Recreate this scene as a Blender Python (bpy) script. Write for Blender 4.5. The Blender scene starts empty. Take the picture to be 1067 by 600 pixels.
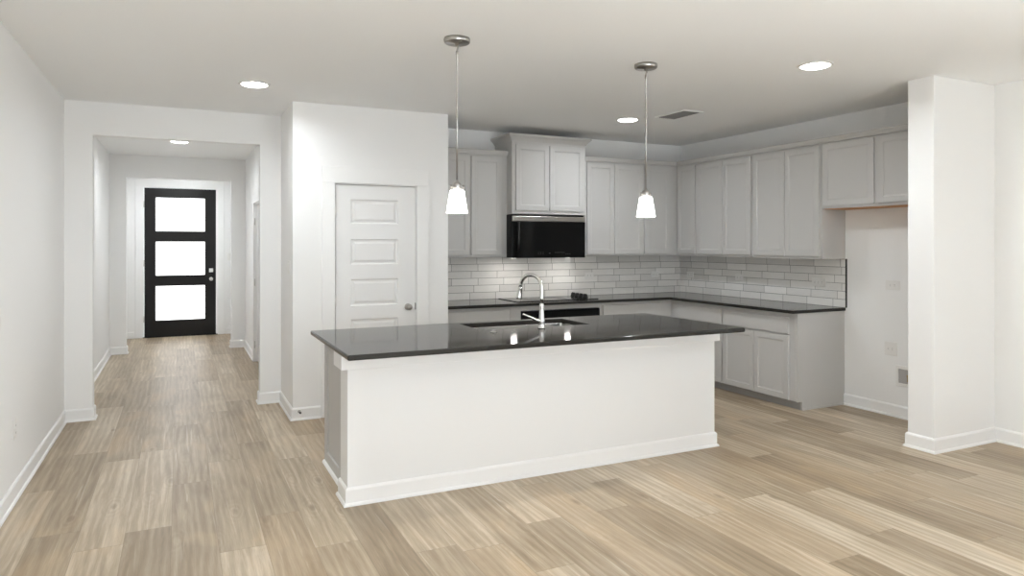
import bpy, bmesh, math, random
from mathutils import Vector, Matrix
random.seed(7)
sc = bpy.context.scene
C = sc.collection
PI = math.pi

# ------------------------------------------------------------------ camera
FPX, HORIZON, YAW, EYE = 720.0, 253.5, 0.4475, 1.52      # focal length in pixels of a 1067 wide frame
cam_d = bpy.data.cameras.new('camera')
cam = bpy.data.objects.new('camera', cam_d)
C.objects.link(cam)
cam_d.sensor_fit = 'HORIZONTAL'
cam_d.sensor_width = 36.0
cam_d.lens = 36.0 * FPX / 1067.0
cam_d.shift_y = -(300.0 - HORIZON) / 1067.0
cam_d.clip_start = 0.05
cam.location = (0, 0, EYE)
cam.rotation_euler = (PI / 2, 0, -YAW)
sc.camera = cam

# ------------------------------------------------------------------ view, world, daylight
sc.view_settings.view_transform = 'Standard'
sc.view_settings.look = 'None'
sc.view_settings.gamma = 1.0
sc.view_settings.use_curve_mapping = False
sc.view_settings.exposure = 1.27
try:
    sc.cycles.use_denoising = True
    sc.cycles.max_bounces = 14
    sc.cycles.diffuse_bounces = 8
    sc.cycles.glossy_bounces = 5
    sc.cycles.transparent_max_bounces = 12
    sc.cycles.sample_clamp_indirect = 6.0
except Exception:
    pass

w = bpy.data.worlds.new('overcast_sky')
sc.world = w
w.use_nodes = True
bgn = w.node_tree.nodes['Background']
bgn.inputs[0].default_value = (0.93, 0.97, 1.0, 1)
bgn.inputs[1].default_value = 1.5

Y_REAR = -2.2
WINDOWS = [(0.55, 1.6), (2.55, 1.6)]       # x centre, width of the windows in the wall behind the camera
WZ0, WZ1 = 0.45, 2.4
DAY = 7.0
SIDE = 18.0


def area_light(name, loc, rot, sx, sy, power, color=(1, 1, 1), shape='RECTANGLE', spread=PI):
    d = bpy.data.lights.new(name, 'AREA')
    d.shape = shape
    d.size = sx
    d.size_y = sy
    d.energy = power
    d.color = color
    d.spread = spread
    o = bpy.data.objects.new(name, d)
    C.objects.link(o)
    o.location = loc
    o.rotation_euler = rot
    return o


for (wx, ww) in WINDOWS:
    area_light('window_daylight', (wx, Y_REAR - 0.2, (WZ0 + WZ1) / 2), (PI / 2, 0, 0), ww, WZ1 - WZ0, DAY, (0.86, 0.93, 1.0))

# added sunlight, bounced off the floor behind the camera to brighten the ceiling
sd = bpy.data.lights.new('ceiling_bounce_sun', 'SUN')
sd.energy = 30.0
sd.angle = math.radians(2.0)
sd.color = (0.655, 0.80, 1.0)
so = bpy.data.objects.new('ceiling_bounce_sun', sd)
C.objects.link(so)
so.rotation_euler = (math.radians(51), 0, math.radians(-8))

# wide window in the side wall, nearer the camera than the photograph sees
SWY0, SWY1 = -1.5, 1.5
area_light('side_window_daylight', (5.66 + 0.3, (SWY0 + SWY1) / 2, (WZ0 + WZ1) / 2), (PI / 2, 0, PI / 2), SWY1 - SWY0, WZ1 - WZ0, SIDE, (0.86, 0.93, 1.0))
CAN_POWER = 5.2
CAN_GLOW = 9.0
PEND_POWER = 7.0
TASK_POWER = 0.5

# ------------------------------------------------------------------ materials
def lin(r, g, b):
    f = lambda c: (c / 255 / 12.92) if c / 255 <= 0.04045 else ((c / 255 + 0.055) / 1.055) ** 2.4
    return (f(r), f(g), f(b), 1)


def mat(name, col, rough=0.5, metal=0.0, emit=0.0, ecol=None, bump=0.0, bscale=300.0, spec=0.5, coat=0.0, vary=0.0):
    m = bpy.data.materials.new(name)
    m.use_nodes = True
    nt = m.node_tree
    p = nt.nodes['Principled BSDF']
    p.inputs['Base Color'].default_value = col
    p.inputs['Roughness'].default_value = rough
    p.inputs['Metallic'].default_value = metal
    p.inputs['Specular IOR Level'].default_value = spec
    p.inputs['Coat Weight'].default_value = coat
    if emit:
        p.inputs['Emission Color'].default_value = ecol or col
        p.inputs['Emission Strength'].default_value = emit
    if bump or vary:
        tc = nt.nodes.new('ShaderNodeTexCoord')
        n = nt.nodes.new('ShaderNodeTexNoise')
        n.inputs['Scale'].default_value = bscale
        n.inputs['Detail'].default_value = 3
        nt.links.new(tc.outputs['Object'], n.inputs['Vector'])
        if bump:
            b = nt.nodes.new('ShaderNodeBump')
            b.inputs['Strength'].default_value = bump
            b.inputs['Distance'].default_value = 0.001
            nt.links.new(n.outputs['Fac'], b.inputs['Height'])
            nt.links.new(b.outputs['Normal'], p.inputs['Normal'])
        if vary:
            mx = nt.nodes.new('ShaderNodeMix')
            mx.data_type = 'RGBA'
            mx.inputs['A'].default_value = tuple(c * (1 - vary) for c in col[:3]) + (1,)
            mx.inputs['B'].default_value = tuple(min(1, c * (1 + vary)) for c in col[:3]) + (1,)
            nt.links.new(n.outputs['Fac'], mx.inputs['Factor'])
            nt.links.new(mx.outputs['Result'], p.inputs['Base Color'])
    return m


M = {}
M['wall'] = mat('wall_paint', (0.85, 0.85, 0.845, 1), 0.65, bump=0.08, bscale=220)
M['ceil'] = mat('ceiling_paint', (0.885, 0.89, 0.89, 1), 0.8, bump=0.12, bscale=160)
M['trim'] = mat('trim_paint', (0.86, 0.86, 0.855, 1), 0.35, bump=0.02)
M['island'] = mat('island_paint', (0.80, 0.80, 0.795, 1), 0.45, bump=0.02)
M['door'] = mat('door_paint', (0.82, 0.82, 0.815, 1), 0.38, bump=0.02)
M['cab'] = mat('grey_cabinet_paint', (0.52, 0.512, 0.50, 1), 0.42, bump=0.02)
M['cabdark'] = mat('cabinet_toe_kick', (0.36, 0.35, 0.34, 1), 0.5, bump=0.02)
M['ply'] = mat('birch_underside', lin(196, 140, 88), 0.55, vary=0.12, bscale=14)
M['quartz'] = mat('dark_grey_quartz', (0.032, 0.030, 0.0275, 1), 0.075, vary=0.25, bscale=420, spec=0.16)
M['steel'] = mat('brushed_steel', (0.62, 0.61, 0.59, 1), 0.28, 1.0, bump=0.03)
M['sinksteel'] = mat('sink_steel', (0.40, 0.395, 0.385, 1), 0.22, 1.0, bump=0.03)
M['chrome'] = mat('chrome', (0.66, 0.655, 0.64, 1), 0.12, 1.0, bump=0.005)
M['nickel'] = mat('satin_nickel', (0.42, 0.405, 0.385, 1), 0.30, 1.0, bump=0.01)
M['blackglass'] = mat('black_glass', (0.006, 0.006, 0.006, 1), 0.08, bump=0.003, spec=0.12)
M['black'] = mat('black_paint', (0.009, 0.008, 0.0075, 1), 0.45, bump=0.03, spec=0.3)
M['blackplastic'] = mat('black_plastic', (0.008, 0.008, 0.008, 1), 0.4, bump=0.03, spec=0.2)
M['charcoal'] = mat('charcoal_metal', (0.05, 0.05, 0.05, 1), 0.25, 0.8, bump=0.01)
M['frost'] = mat('frosted_glass_daylight_glow', (0.95, 0.96, 0.97, 1), 0.35, emit=0.75, ecol=(1, 1, 1, 1), bump=0.03, bscale=80)  # emission stands in for daylight behind the front door glass
M['shade'] = mat('lit_opal_glass', (0.95, 0.94, 0.92, 1), 0.3, emit=1.5, ecol=(1, 0.985, 0.95, 1), bump=0.01)
M['lens'] = mat('lit_lens', (0.95, 0.95, 0.93, 1), 0.4, emit=CAN_GLOW, ecol=(1, 0.98, 0.94, 1), bump=0.01)
M['task'] = mat('lit_task_lens', (0.95, 0.95, 0.9, 1), 0.4, emit=4, ecol=(1, 0.97, 0.9, 1), bump=0.01)
M['plate'] = mat('white_plastic', (0.80, 0.79, 0.77, 1), 0.35, bump=0.01)
M['slot'] = mat('slot_dark', (0.10, 0.10, 0.10, 1), 0.6, bump=0.02)
M['ventdark'] = mat('vent_core', (0.27, 0.265, 0.26, 1), 0.6, bump=0.02)
M['mark'] = mat('printed_marks', (0.16, 0.16, 0.16, 1), 0.5, bump=0.01)
M['rubber'] = mat('dark_rubber', (0.05, 0.05, 0.05, 1), 0.6, bump=0.02)
M['boxgrey'] = mat('grey_plastic', (0.42, 0.41, 0.40, 1), 0.5, bump=0.01)
M['brass'] = mat('valve_brass', (0.45, 0.34, 0.16, 1), 0.35, 1.0, bump=0.01)


def glass_material():
    m = bpy.data.materials.new('window_glass')
    m.use_nodes = True
    nt = m.node_tree
    nt.nodes.remove(nt.nodes['Principled BSDF'])
    out = nt.nodes['Material Output']
    t = nt.nodes.new('ShaderNodeBsdfTransparent')
    g = nt.nodes.new('ShaderNodeBsdfGlossy')
    g.inputs['Roughness'].default_value = 0.02
    fr = nt.nodes.new('ShaderNodeFresnel')
    fr.inputs['IOR'].default_value = 1.3
    mx = nt.nodes.new('ShaderNodeMixShader')
    nt.links.new(fr.outputs[0], mx.inputs[0])
    nt.links.new(t.outputs[0], mx.inputs[1])
    nt.links.new(g.outputs[0], mx.inputs[2])
    nt.links.new(mx.outputs[0], out.inputs['Surface'])
    return m


M['glass'] = glass_material()


class NT:
    """small helper to chain math nodes"""
    def __init__(self, m):
        self.nt = m.node_tree

    def new(self, t, **kw):
        n = self.nt.nodes.new(t)
        for k, v in kw.items():
            setattr(n, k, v)
        return n

    def link(self, a, b):
        self.nt.links.new(a, b)

    def math(self, op, a, b=None, c=None):
        n = self.new('ShaderNodeMath', operation=op)
        for i, v in enumerate((a, b, c)):
            if v is None:
                continue
            if isinstance(v, (int, float)):
                n.inputs[i].default_value = v
            else:
                self.link(v, n.inputs[i])
        return n.outputs[0]

    def comb(self, x, y, z):
        n = self.new('ShaderNodeCombineXYZ')
        for i, v in enumerate((x, y, z)):
            if isinstance(v, (int, float)):
                n.inputs[i].default_value = v
            else:
                self.link(v, n.inputs[i])
        return n.outputs[0]

    def white(self, vec):
        n = self.new('ShaderNodeTexWhiteNoise', noise_dimensions='3D')
        self.link(vec, n.inputs['Vector'])
        return n.outputs['Value'], n.outputs['Color']

    def noise(self, vec, scale, detail=4, rough=0.55, dist=0.0):
        n = self.new('ShaderNodeTexNoise')
        n.inputs['Scale'].default_value = scale
        n.inputs['Detail'].default_value = detail
        n.inputs['Roughness'].default_value = rough
        n.inputs['Distortion'].default_value = dist
        self.link(vec, n.inputs['Vector'])
        return n.outputs['Fac']

    def ramp(self, fac, stops):
        n = self.new('ShaderNodeValToRGB')
        r = n.color_ramp
        while len(r.elements) > 1:
            r.elements.remove(r.elements[-1])
        r.elements[0].position, r.elements[0].color = stops[0]
        for p, c in stops[1:]:
            e = r.elements.new(p)
            e.color = c
        self.link(fac, n.inputs['Fac'])
        return n.outputs['Color']

    def mix(self, fac, a, b, blend='MIX'):
        n = self.new('ShaderNodeMix', data_type='RGBA', blend_type=blend)
        for k, v in (('Factor', fac), ('A', a), ('B', b)):
            i = [s for s in n.inputs if s.name == k and (s.type == 'RGBA' or k == 'Factor')][0]
            if isinstance(v, (int, float)):
                i.default_value = v
            elif isinstance(v, tuple):
                i.default_value = v
            else:
                self.link(v, i)
        return [s for s in n.outputs if s.type == 'RGBA'][0]


def floor_material():
    m = bpy.data.materials.new('oak_plank_floor')
    m.use_nodes = True
    h = NT(m)
    p = m.node_tree.nodes['Principled BSDF']
    tc = h.new('ShaderNodeTexCoord')
    sx = h.new('ShaderNodeSeparateXYZ')
    h.link(tc.outputs['Object'], sx.inputs[0])
    X, Y = sx.outputs[0], sx.outputs[1]
    PW, PL = 0.217, 1.55
    xr = h.math('DIVIDE', h.math('ADD', X, 0.043 + 0.217 * 40), PW)
    row = h.math('FLOOR', xr)
    fx = h.math('FRACT', xr)
    rv, rc = h.white(h.comb(row, 5.7, 2.3))
    yr = h.math('ADD', h.math('DIVIDE', h.math('ADD', Y, 40.0), PL), h.math('MULTIPLY', rv, 7.31))
    col = h.math('FLOOR', yr)
    fy = h.math('FRACT', yr)
    pv, pc = h.white(h.comb(row, col, 5.5))
    pv2, pc2 = h.white(h.comb(row, col, 9.5))
    # grain coordinates: shifted per plank, stretched along Y
    gx = h.math('ADD', X, h.math('MULTIPLY', pv, 31.0))
    gy = h.math('ADD', Y, h.math('MULTIPLY', pv2, 47.0))
    g1 = h.noise(h.comb(h.math('MULTIPLY', gx, 15.0), h.math('MULTIPLY', gy, 0.9), 0.0), 1.0, 7, 0.66, 0.7)
    g2 = h.noise(h.comb(h.math('MULTIPLY', gx, 150.0), h.math('MULTIPLY', gy, 4.5), 0.0), 1.0, 5, 0.72, 0.3)
    g3 = h.noise(h.comb(h.math('MULTIPLY', gx, 3.0), h.math('MULTIPLY', gy, 1.4), 4.0), 1.0, 3, 0.5, 0.6)
    # cathedral figure
    wv = h.new('ShaderNodeTexWave', wave_type='BANDS', bands_direction='X')
    wv.inputs['Scale'].default_value = 7.0
    wv.inputs['Distortion'].default_value = 9.0
    wv.inputs['Detail'].default_value = 2.5
    wv.inputs['Detail Scale'].default_value = 0.9
    h.link(h.comb(gx, h.math('MULTIPLY', gy, 0.16), 0.0), wv.inputs['Vector'])
    # knots
    vo = h.new('ShaderNodeTexVoronoi', feature='F1')
    vo.inputs['Scale'].default_value = 1.0
    h.link(h.comb(h.math('MULTIPLY', gx, 5.0), h.math('MULTIPLY', gy, 1.7), 0.0), vo.inputs['Vector'])
    knot = h.math('SUBTRACT', 1.0, h.math('SMOOTH_MIN', h.math('DIVIDE', vo.outputs['Distance'], 0.10), 1.0, 0.25))
    wob = h.noise(h.comb(h.math('MULTIPLY', gx, 14.0), h.math('MULTIPLY', gy, 5.0), 2.0), 1.0, 3, 0.6, 0.4)
    kd = h.math('ADD', vo.outputs['Distance'], h.math('MULTIPLY', h.math('SUBTRACT', wob, 0.5), 0.16))
    fall = h.math('MAXIMUM', h.math('SUBTRACT', 1.0, h.math('DIVIDE', kd, 0.42)), 0.0)
    ringv = h.math('MULTIPLY', h.math('MULTIPLY', h.math('SINE', h.math('MULTIPLY', kd, 62.0)), fall), 0.45)
    streak = h.noise(h.comb(h.math('MULTIPLY', gx, 30.0), h.math('MULTIPLY', gy, 0.8), 9.0), 1.0, 3, 0.6, 0.9)
    tone = h.math('ADD', h.math('MULTIPLY', pv, 0.27),
                  h.math('ADD', h.math('MULTIPLY', g1, 0.60),
                         h.math('ADD', h.math('MULTIPLY', g3, 0.40),
                                h.math('ADD', h.math('MULTIPLY', h.math('ADD', wv.outputs['Fac'], ringv), 0.10), -0.20))))
    c = h.ramp(tone, [(0.15, lin(116, 97, 75)), (0.36, lin(150, 132, 108)), (0.58, lin(181, 165, 142)), (0.80, lin(220, 208, 189))])
    # hue drift per plank: some greyer, some warmer
    c = h.mix(h.math('MULTIPLY', pv2, 0.22), c, lin(168, 156, 138))
    c = h.mix(h.math('MULTIPLY', h.math('GREATER_THAN', pv2, 0.80), 0.16), c, lin(182, 150, 110))
    # pale streaks of lighter sapwood and warm ones of heartwood
    pale = h.ramp(streak, [(0.60, (0, 0, 0, 1)), (0.74, (1, 1, 1, 1))])
    c = h.mix(h.math('MULTIPLY', pale, 0.60), c, lin(214, 203, 184))
    warm = h.ramp(g3, [(0.56, (0, 0, 0, 1)), (0.75, (1, 1, 1, 1))])
    c = h.mix(h.math('MULTIPLY', warm, 0.35), c, lin(190, 160, 120))
    fine = h.ramp(g2, [(0.36, (0.76, 0.74, 0.71, 1)), (0.60, (1.04, 1.04, 1.04, 1))])
    c = h.mix(0.62, c, fine, 'MULTIPLY')
    c = h.mix(h.math('MULTIPLY', knot, 0.65), c, lin(104, 84, 62))
    # seams
    ex = h.math('MINIMUM', fx, h.math('SUBTRACT', 1.0, fx))
    ey = h.math('MINIMUM', fy, h.math('SUBTRACT', 1.0, fy))
    s1 = h.math('LESS_THAN', ex, 0.0055)
    s2 = h.math('LESS_THAN', ey, 0.0011)
    seam = h.math('MAXIMUM', s1, s2)
    c = h.mix(h.math('MULTIPLY', seam, 0.42), c, lin(98, 82, 64))
    h.link(c, p.inputs['Base Color'])
    p.inputs['Roughness'].default_value = 0.42
    rgh = h.math('ADD', 0.31, h.math('MULTIPLY', g2, 0.16))
    h.link(rgh, p.inputs['Roughness'])
    p.inputs['Specular IOR Level'].default_value = 0.45
    b = h.new('ShaderNodeBump')
    b.inputs['Strength'].default_value = 0.25
    b.inputs['Distance'].default_value = 0.002
    h.link(h.math('SUBTRACT', h.math('MULTIPLY', g2, 0.25), seam), b.inputs['Height'])
    h.link(b.outputs[0], p.inputs['Normal'])
    return m


def tile_material():
    m = bpy.data.materials.new('grey_subway_tile')
    m.use_nodes = True
    h = NT(m)
    p = m.node_tree.nodes['Principled BSDF']
    uv = h.new('ShaderNodeUVMap')
    uv.uv_map = 'run'
    sx = h.new('ShaderNodeSeparateXYZ')
    h.link(uv.outputs[0], sx.inputs[0])
    U, V = sx.outputs[0], sx.outputs[1]
    TH, TL = 0.0763, 0.305
    vr = h.math('DIVIDE', V, TH)
    row = h.math('FLOOR', vr)
    fv = h.math('FRACT', vr)
    rv, rc = h.white(h.comb(row, 2.2, 5.1))
    ur = h.math('ADD', h.math('ADD', h.math('DIVIDE', U, TL), 10.0), h.math('MULTIPLY', rv, 3.0))
    col = h.math('FLOOR', ur)
    fu = h.math('FRACT', ur)
    tv, tcx = h.white(h.comb(row, col, 1.5))
    tv2, _ = h.white(h.comb(row, col, 7.5))
    cloud = h.noise(h.comb(h.math('ADD', U, h.math('MULTIPLY', tv, 20.0)), h.math('MULTIPLY', V, 2.5), 0.0), 9.0, 4, 0.6, 0.8)
    tone = h.math('ADD', h.math('MULTIPLY', tv, 0.65), h.math('MULTIPLY', cloud, 0.45))
    c = h.ramp(tone, [(0.15, (0.70, 0.685, 0.66, 1)), (0.5, (0.79, 0.775, 0.75, 1)), (0.9, (0.87, 0.855, 0.83, 1))])
    eu = h.math('MULTIPLY', h.math('MINIMUM', fu, h.math('SUBTRACT', 1.0, fu)), TL)
    ev = h.math('MULTIPLY', h.math('MINIMUM', fv, h.math('SUBTRACT', 1.0, fv)), TH)
    e = h.math('MINIMUM', eu, ev)
    grout = h.math('LESS_THAN', e, 0.0022)
    c = h.mix(grout, c, (0.20, 0.19, 0.18, 1))
    h.link(c, p.inputs['Base Color'])
    h.link(h.math('ADD', 0.16, h.math('MULTIPLY', grout, 0.6)), p.inputs['Roughness'])
    b = h.new('ShaderNodeBump')
    b.inputs['Strength'].default_value = 0.5
    b.inputs['Distance'].default_value = 0.002
    hh = h.math('ADD', h.math('MINIMUM', h.math('DIVIDE', e, 0.004), 1.0), h.math('MULTIPLY', cloud, 0.15))
    h.link(hh, b.inputs['Height'])
    h.link(b.outputs[0], p.inputs['Normal'])
    return m


M['floor'] = floor_material()
M['tile'] = tile_material()

# ------------------------------------------------------------------ mesh helpers
I4 = Matrix.Identity(4)


def frame(origin, u, n):
    """matrix of local axes: u along the face, z up, n out of the face"""
    u, n = Vector(u), Vector(n)
    z = Vector((0, 0, 1))
    m = Matrix((u, z, n)).transposed().to_4x4()
    m.translation = Vector(origin)
    return m


def FB(x, y, z=0):      # faces -Y (back wall side), u = +X
    return frame((x, y, z), (1, 0, 0), (0, -1, 0))


def FR(x, y, z=0):      # faces -X (right wall), u = -Y
    return frame((x, y, z), (0, -1, 0), (-1, 0, 0))


def FL(x, y, z=0):      # faces +X (left wall), u = +Y
    return frame((x, y, z), (0, 1, 0), (1, 0, 0))


def box(bm, x0, y0, z0, x1, y1, z1, m=I4, bev=0.0, seg=2):
    vs = [bm.verts.new(m @ Vector(p)) for p in
          ((x0, y0, z0), (x1, y0, z0), (x1, y1, z0), (x0, y1, z0), (x0, y0, z1), (x1, y0, z1), (x1, y1, z1), (x0, y1, z1))]
    fs = [bm.faces.new([vs[i] for i in q]) for q in ((3, 2, 1, 0), (4, 5, 6, 7), (0, 1, 5, 4), (1, 2, 6, 5), (2, 3, 7, 6), (3, 0, 4, 7))]
    if bev:
        es = list({e for f in fs for e in f.edges})
        bmesh.ops.bevel(bm, geom=es, offset=bev, segments=seg, profile=0.5, affect='EDGES')


def cells(bm, us, ws, holes, n0, n1, m=I4, bev=0.0, seg=3):
    """slab over a grid of cells (us x ws), without the cells in holes, between depths n0 and n1"""
    V = {}

    def v(i, j, k):
        key = (i, j, k)
        if key not in V:
            V[key] = bm.verts.new(m @ Vector((us[i], ws[j], (n0, n1)[k])))
        return V[key]
    nu, nw = len(us) - 1, len(ws) - 1
    ok = lambda i, j: 0 <= i < nu and 0 <= j < nw and (i, j) not in holes
    rim = []
    for i in range(nu):
        for j in range(nw):
            if not ok(i, j):
                continue
            bm.faces.new((v(i, j, 1), v(i + 1, j, 1), v(i + 1, j + 1, 1), v(i, j + 1, 1)))
            bm.faces.new((v(i, j, 0), v(i, j + 1, 0), v(i + 1, j + 1, 0), v(i + 1, j, 0)))
            for (a, b, di, dj) in (((i, j), (i + 1, j), 0, -1), ((i + 1, j), (i + 1, j + 1), 1, 0), ((i + 1, j + 1), (i, j + 1), 0, 1), ((i, j + 1), (i, j), -1, 0)):
                if not ok(i + di, j + dj):
                    f = bm.faces.new((v(*a, 0), v(*b, 0), v(*b, 1), v(*a, 1)))
                    rim.append(f)
    if bev:
        es = set()
        for f in rim:
            for e in f.edges:
                fa = e.link_faces
                if len(fa) == 2 and (fa[0].normal.dot(fa[1].normal) if False else True):
                    fa[0].normal_update(); fa[1].normal_update()
                    if abs(fa[0].normal.dot(fa[1].normal)) < 0.5:
                        es.add(e)
        bmesh.ops.bevel(bm, geom=list(es), offset=bev, segments=seg, profile=0.5, affect='EDGES')


def rings(bm, u0, w0, u1, w1, rs, m=I4, cap0=True, cap1=True):
    """nested rectangles: rs = [(inset, depth), ...] joined one to the next, first and last closed"""
    prev = first = None
    for (i, d) in rs:
        r = [bm.verts.new(m @ Vector(p)) for p in ((u0 + i, w0 + i, d), (u1 - i, w0 + i, d), (u1 - i, w1 - i, d), (u0 + i, w1 - i, d))]
        if prev:
            for k in range(4):
                bm.faces.new((prev[k], prev[(k + 1) % 4], r[(k + 1) % 4], r[k]))
        else:
            first = r
        prev = r
    if cap1:
        bm.faces.new(prev)
    if cap0:
        bm.faces.new(first[::-1])


def lathe(bm, prof, n=32, m=I4, smooth=True):
    """prof = [(radius, height)...] about local Z"""
    loops = []
    for (r, z) in prof:
        if r < 1e-6:
            loops.append([bm.verts.new(m @ Vector((0, 0, z)))])
        else:
            loops.append([bm.verts.new(m @ Vector((r * math.cos(2 * PI * k / n), r * math.sin(2 * PI * k / n), z))) for k in range(n)])
    for a, b in zip(loops, loops[1:]):
        for k in range(n):
            q = [a[k % len(a)], a[(k + 1) % len(a)], b[(k + 1) % len(b)], b[k % len(b)]]
            q2 = []
            for x in q:
                if x not in q2:
                    q2.append(x)
            if len(q2) > 2:
                f = bm.faces.new(q2)
                f.smooth = smooth
    if len(loops[0]) > 1:
        bm.faces.new(loops[0][::-1])
    if len(loops[-1]) > 1:
        bm.faces.new(loops[-1])


def tube(bm, pts, rad, n=16, m=I4, cap=True):
    pts = [Vector(p) for p in pts]
    if not isinstance(rad, (list, tuple)):
        rad = [rad] * len(pts)
    loops = []
    t0 = (pts[1] - pts[0]).normalized()
    a = Vector((0, 0, 1)) if abs(t0.z) < 0.9 else Vector((1, 0, 0))
    nrm = t0.cross(a).normalized()
    for i, p in enumerate(pts):
        t = (pts[min(i + 1, len(pts) - 1)] - pts[max(i - 1, 0)]).normalized()
        nrm = (nrm - t * nrm.dot(t)).normalized()
        b = t.cross(nrm)
        loops.append([bm.verts.new(m @ (p + rad[i] * (math.cos(2 * PI * k / n) * nrm + math.sin(2 * PI * k / n) * b))) for k in range(n)])
    for A, B in zip(loops, loops[1:]):
        for k in range(n):
            f = bm.faces.new((A[k], A[(k + 1) % n], B[(k + 1) % n], B[k]))
            f.smooth = True
    if cap:
        bm.faces.new(loops[0][::-1])
        bm.faces.new(loops[-1])


def sweep(bm, path, prof):
    """mitred profile along a flat path; prof = [(offset to the right of travel, z)...] closed"""
    path = [Vector((p[0], p[1])) for p in path]
    n = len(path)
    loops = []
    for i, p in enumerate(path):
        d0 = (path[i] - path[i - 1]).normalized() if i else None
        d1 = (path[i + 1] - path[i]).normalized() if i < n - 1 else None
        r = lambda d: Vector((d.y, -d.x))
        if d0 is None:
            o = r(d1)
        elif d1 is None:
            o = r(d0)
        else:
            a, b = r(d0), r(d1)
            s = (a + b)
            o = s / (1 + a.dot(b))
        loops.append([bm.verts.new((p.x + o.x * q, p.y + o.y * q, z)) for (q, z) in prof])
    k = len(prof)
    for A, B in zip(loops, loops[1:]):
        for j in range(k):
            bm.faces.new((A[j], A[(j + 1) % k], B[(j + 1) % k], B[j]))
    bm.faces.new(loops[0])
    bm.faces.new(loops[-1][::-1])


def NB():
    return bmesh.new()


def obj(name, bm, m, parent=None, smooth=False):
    bmesh.ops.recalc_face_normals(bm, faces=bm.faces)
    me = bpy.data.meshes.new(name)
    if parent is not None:
        bm.transform(Matrix.Translation(-world_loc(parent)))
    bm.to_mesh(me)
    bm.free()
    if isinstance(m, (list, tuple)):
        for x in m:
            me.materials.append(x)
    else:
        me.materials.append(m)
    if smooth:
        for p in me.polygons:
            p.use_smooth = True
    o = bpy.data.objects.new(name, me)
    C.objects.link(o)
    if parent is not None:
        o.parent = parent
    return o


def world_loc(o):
    v = Vector(o.location)
    while o.parent is not None:
        o = o.parent
        v = v + Vector(o.location)
    return v


def tag(o, label=None, cat=None, group=None, kind=None):
    if label:
        o['label'] = label
    if cat:
        o['category'] = cat
    if group:
        o['group'] = group
    if kind:
        o['kind'] = kind
    return o


def thing(name, loc, label, cat, group=None):
    o = bpy.data.objects.new(name, None)
    o.empty_display_size = 0.1
    C.objects.link(o)
    o.location = loc
    return tag(o, label, cat, group)


def struct(name, bm, m, label, cat):
    return tag(obj(name, bm, m), label, cat, None, 'structure')


def dup(root, loc, label, group=None):
    r = root.copy()
    C.objects.link(r)
    r.location = loc
    r['label'] = label
    if group:
        r['group'] = group
    for ch in list(root.children):
        c = ch.copy()
        C.objects.link(c)
        c.parent = r
        for g in list(ch.children):
            d = g.copy()
            C.objects.link(d)
            d.parent = c
    return r


# ------------------------------------------------------------------ room shell
ZC = 2.74
XL, XR = -0.89, 5.66
YH, YB = 6.93, 6.90            # hall wall, kitchen back wall
YE, YD = 10.85, 12.57          # end of hall, front door wall
T = 0.12

b = NB(); box(b, -1.2, -2.4, -0.1, 5.9, 12.8, 0.0)
struct('floor', b, M['floor'], 'pale oak plank floor running towards the front door', 'floor')
b = NB(); box(b, -1.2, -2.4, ZC, 5.9, 12.8, ZC + 0.1)
struct('ceiling', b, M['ceil'], 'flat off-white painted ceiling with recessed lights', 'ceiling')

b = NB(); box(b, XL - T, Y_REAR, 0, XL, YH, ZC)
struct('wall_left', b, M['wall'], 'long plain white wall with an outlet low down', 'wall')
b = NB(); cells(b, [Y_REAR, SWY0, SWY1, YB + T], [0, WZ0, WZ1, ZC], {(1, 1)}, -T, 0, frame((XR, 0, 0), (0, 1, 0), (-1, 0, 0)))
struct('wall_right', b, M['wall'], 'white wall behind the fridge space and grey cabinets', 'wall')
b = NB(); box(b, 2.17, YB, 0, XR, YB + T, ZC)
struct('wall_back', b, M['wall'], 'white kitchen wall above the cooktop cabinets', 'wall')
b = NB(); cells(b, [XL - T, -0.68, 0.68, 0.985], [0, 2.455, ZC], {(1, 0)}, 0, T, FB(0, YH + T))
struct('wall_archway', b, M['wall'], 'white wall with square opening into the entry hall', 'wall')
# pantry enclosure
b = NB()
cells(b, [0.87, 1.222, 1.978, 2.285], [0, 2.052, ZC], {(1, 0)}, 0, T, FB(0, 6.16 + T))
box(b, 0.87, 6.16 + T, 0, 0.87 + T, YH, ZC)
box(b, 2.285 - T, 6.16 + T, 0, 2.285, YB, ZC)
box(b, 0.99, YB, 0, 2.17, YB + T, ZC)
struct('wall_pantry', b, M['wall'], 'white boxed-out pantry wall holding the white door', 'wall')
# stub wall beside the fridge space
b = NB(); box(b, 4.92, 3.19, 0, XR, 3.39, ZC, bev=0.006)
struct('wall_stub', b, M['wall'], 'short white wall standing out beside the fridge space', 'wall')
# hall and entry
b = NB(); box(b, -0.87 - T, YH + T, 0, -0.87, YE, ZC)
struct('wall_hall_west', b, M['wall'], 'plain white side wall of the entry hall', 'wall')
HD0, HD1 = 8.62, 9.45          # side door in the hall
b = NB(); cells(b, [YH + T, HD0, HD1, YE], [0, 2.03, ZC], {(1, 0)}, -T, 0, frame((0.86, 0, 0), (0, 1, 0), (-1, 0, 0)))
struct('wall_hall_east', b, M['wall'], 'white hall wall holding a white side door', 'wall')
b = NB(); cells(b, [-0.99, -0.67, 0.67, 0.98], [0, 2.43, ZC], {(1, 0)}, 0, T, FB(0, YE + T))
struct('wall_hall_end', b, M['wall'], 'white wall with opening in front of the entry door', 'wall')
b = NB(); box(b, -0.80 - T, YE + T, 0, -0.80, YD, ZC)
struct('wall_entry_west', b, M['wall'], 'side wall of the small entry lobby', 'wall')
b = NB(); box(b, 0.82, YE + T, 0, 0.82 + T, YD, ZC)
struct('wall_entry_east', b, M['wall'], 'other side wall of the small entry lobby', 'wall')
DX0, DX1, DZ = -0.545, 0.562, 2.435
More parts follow.
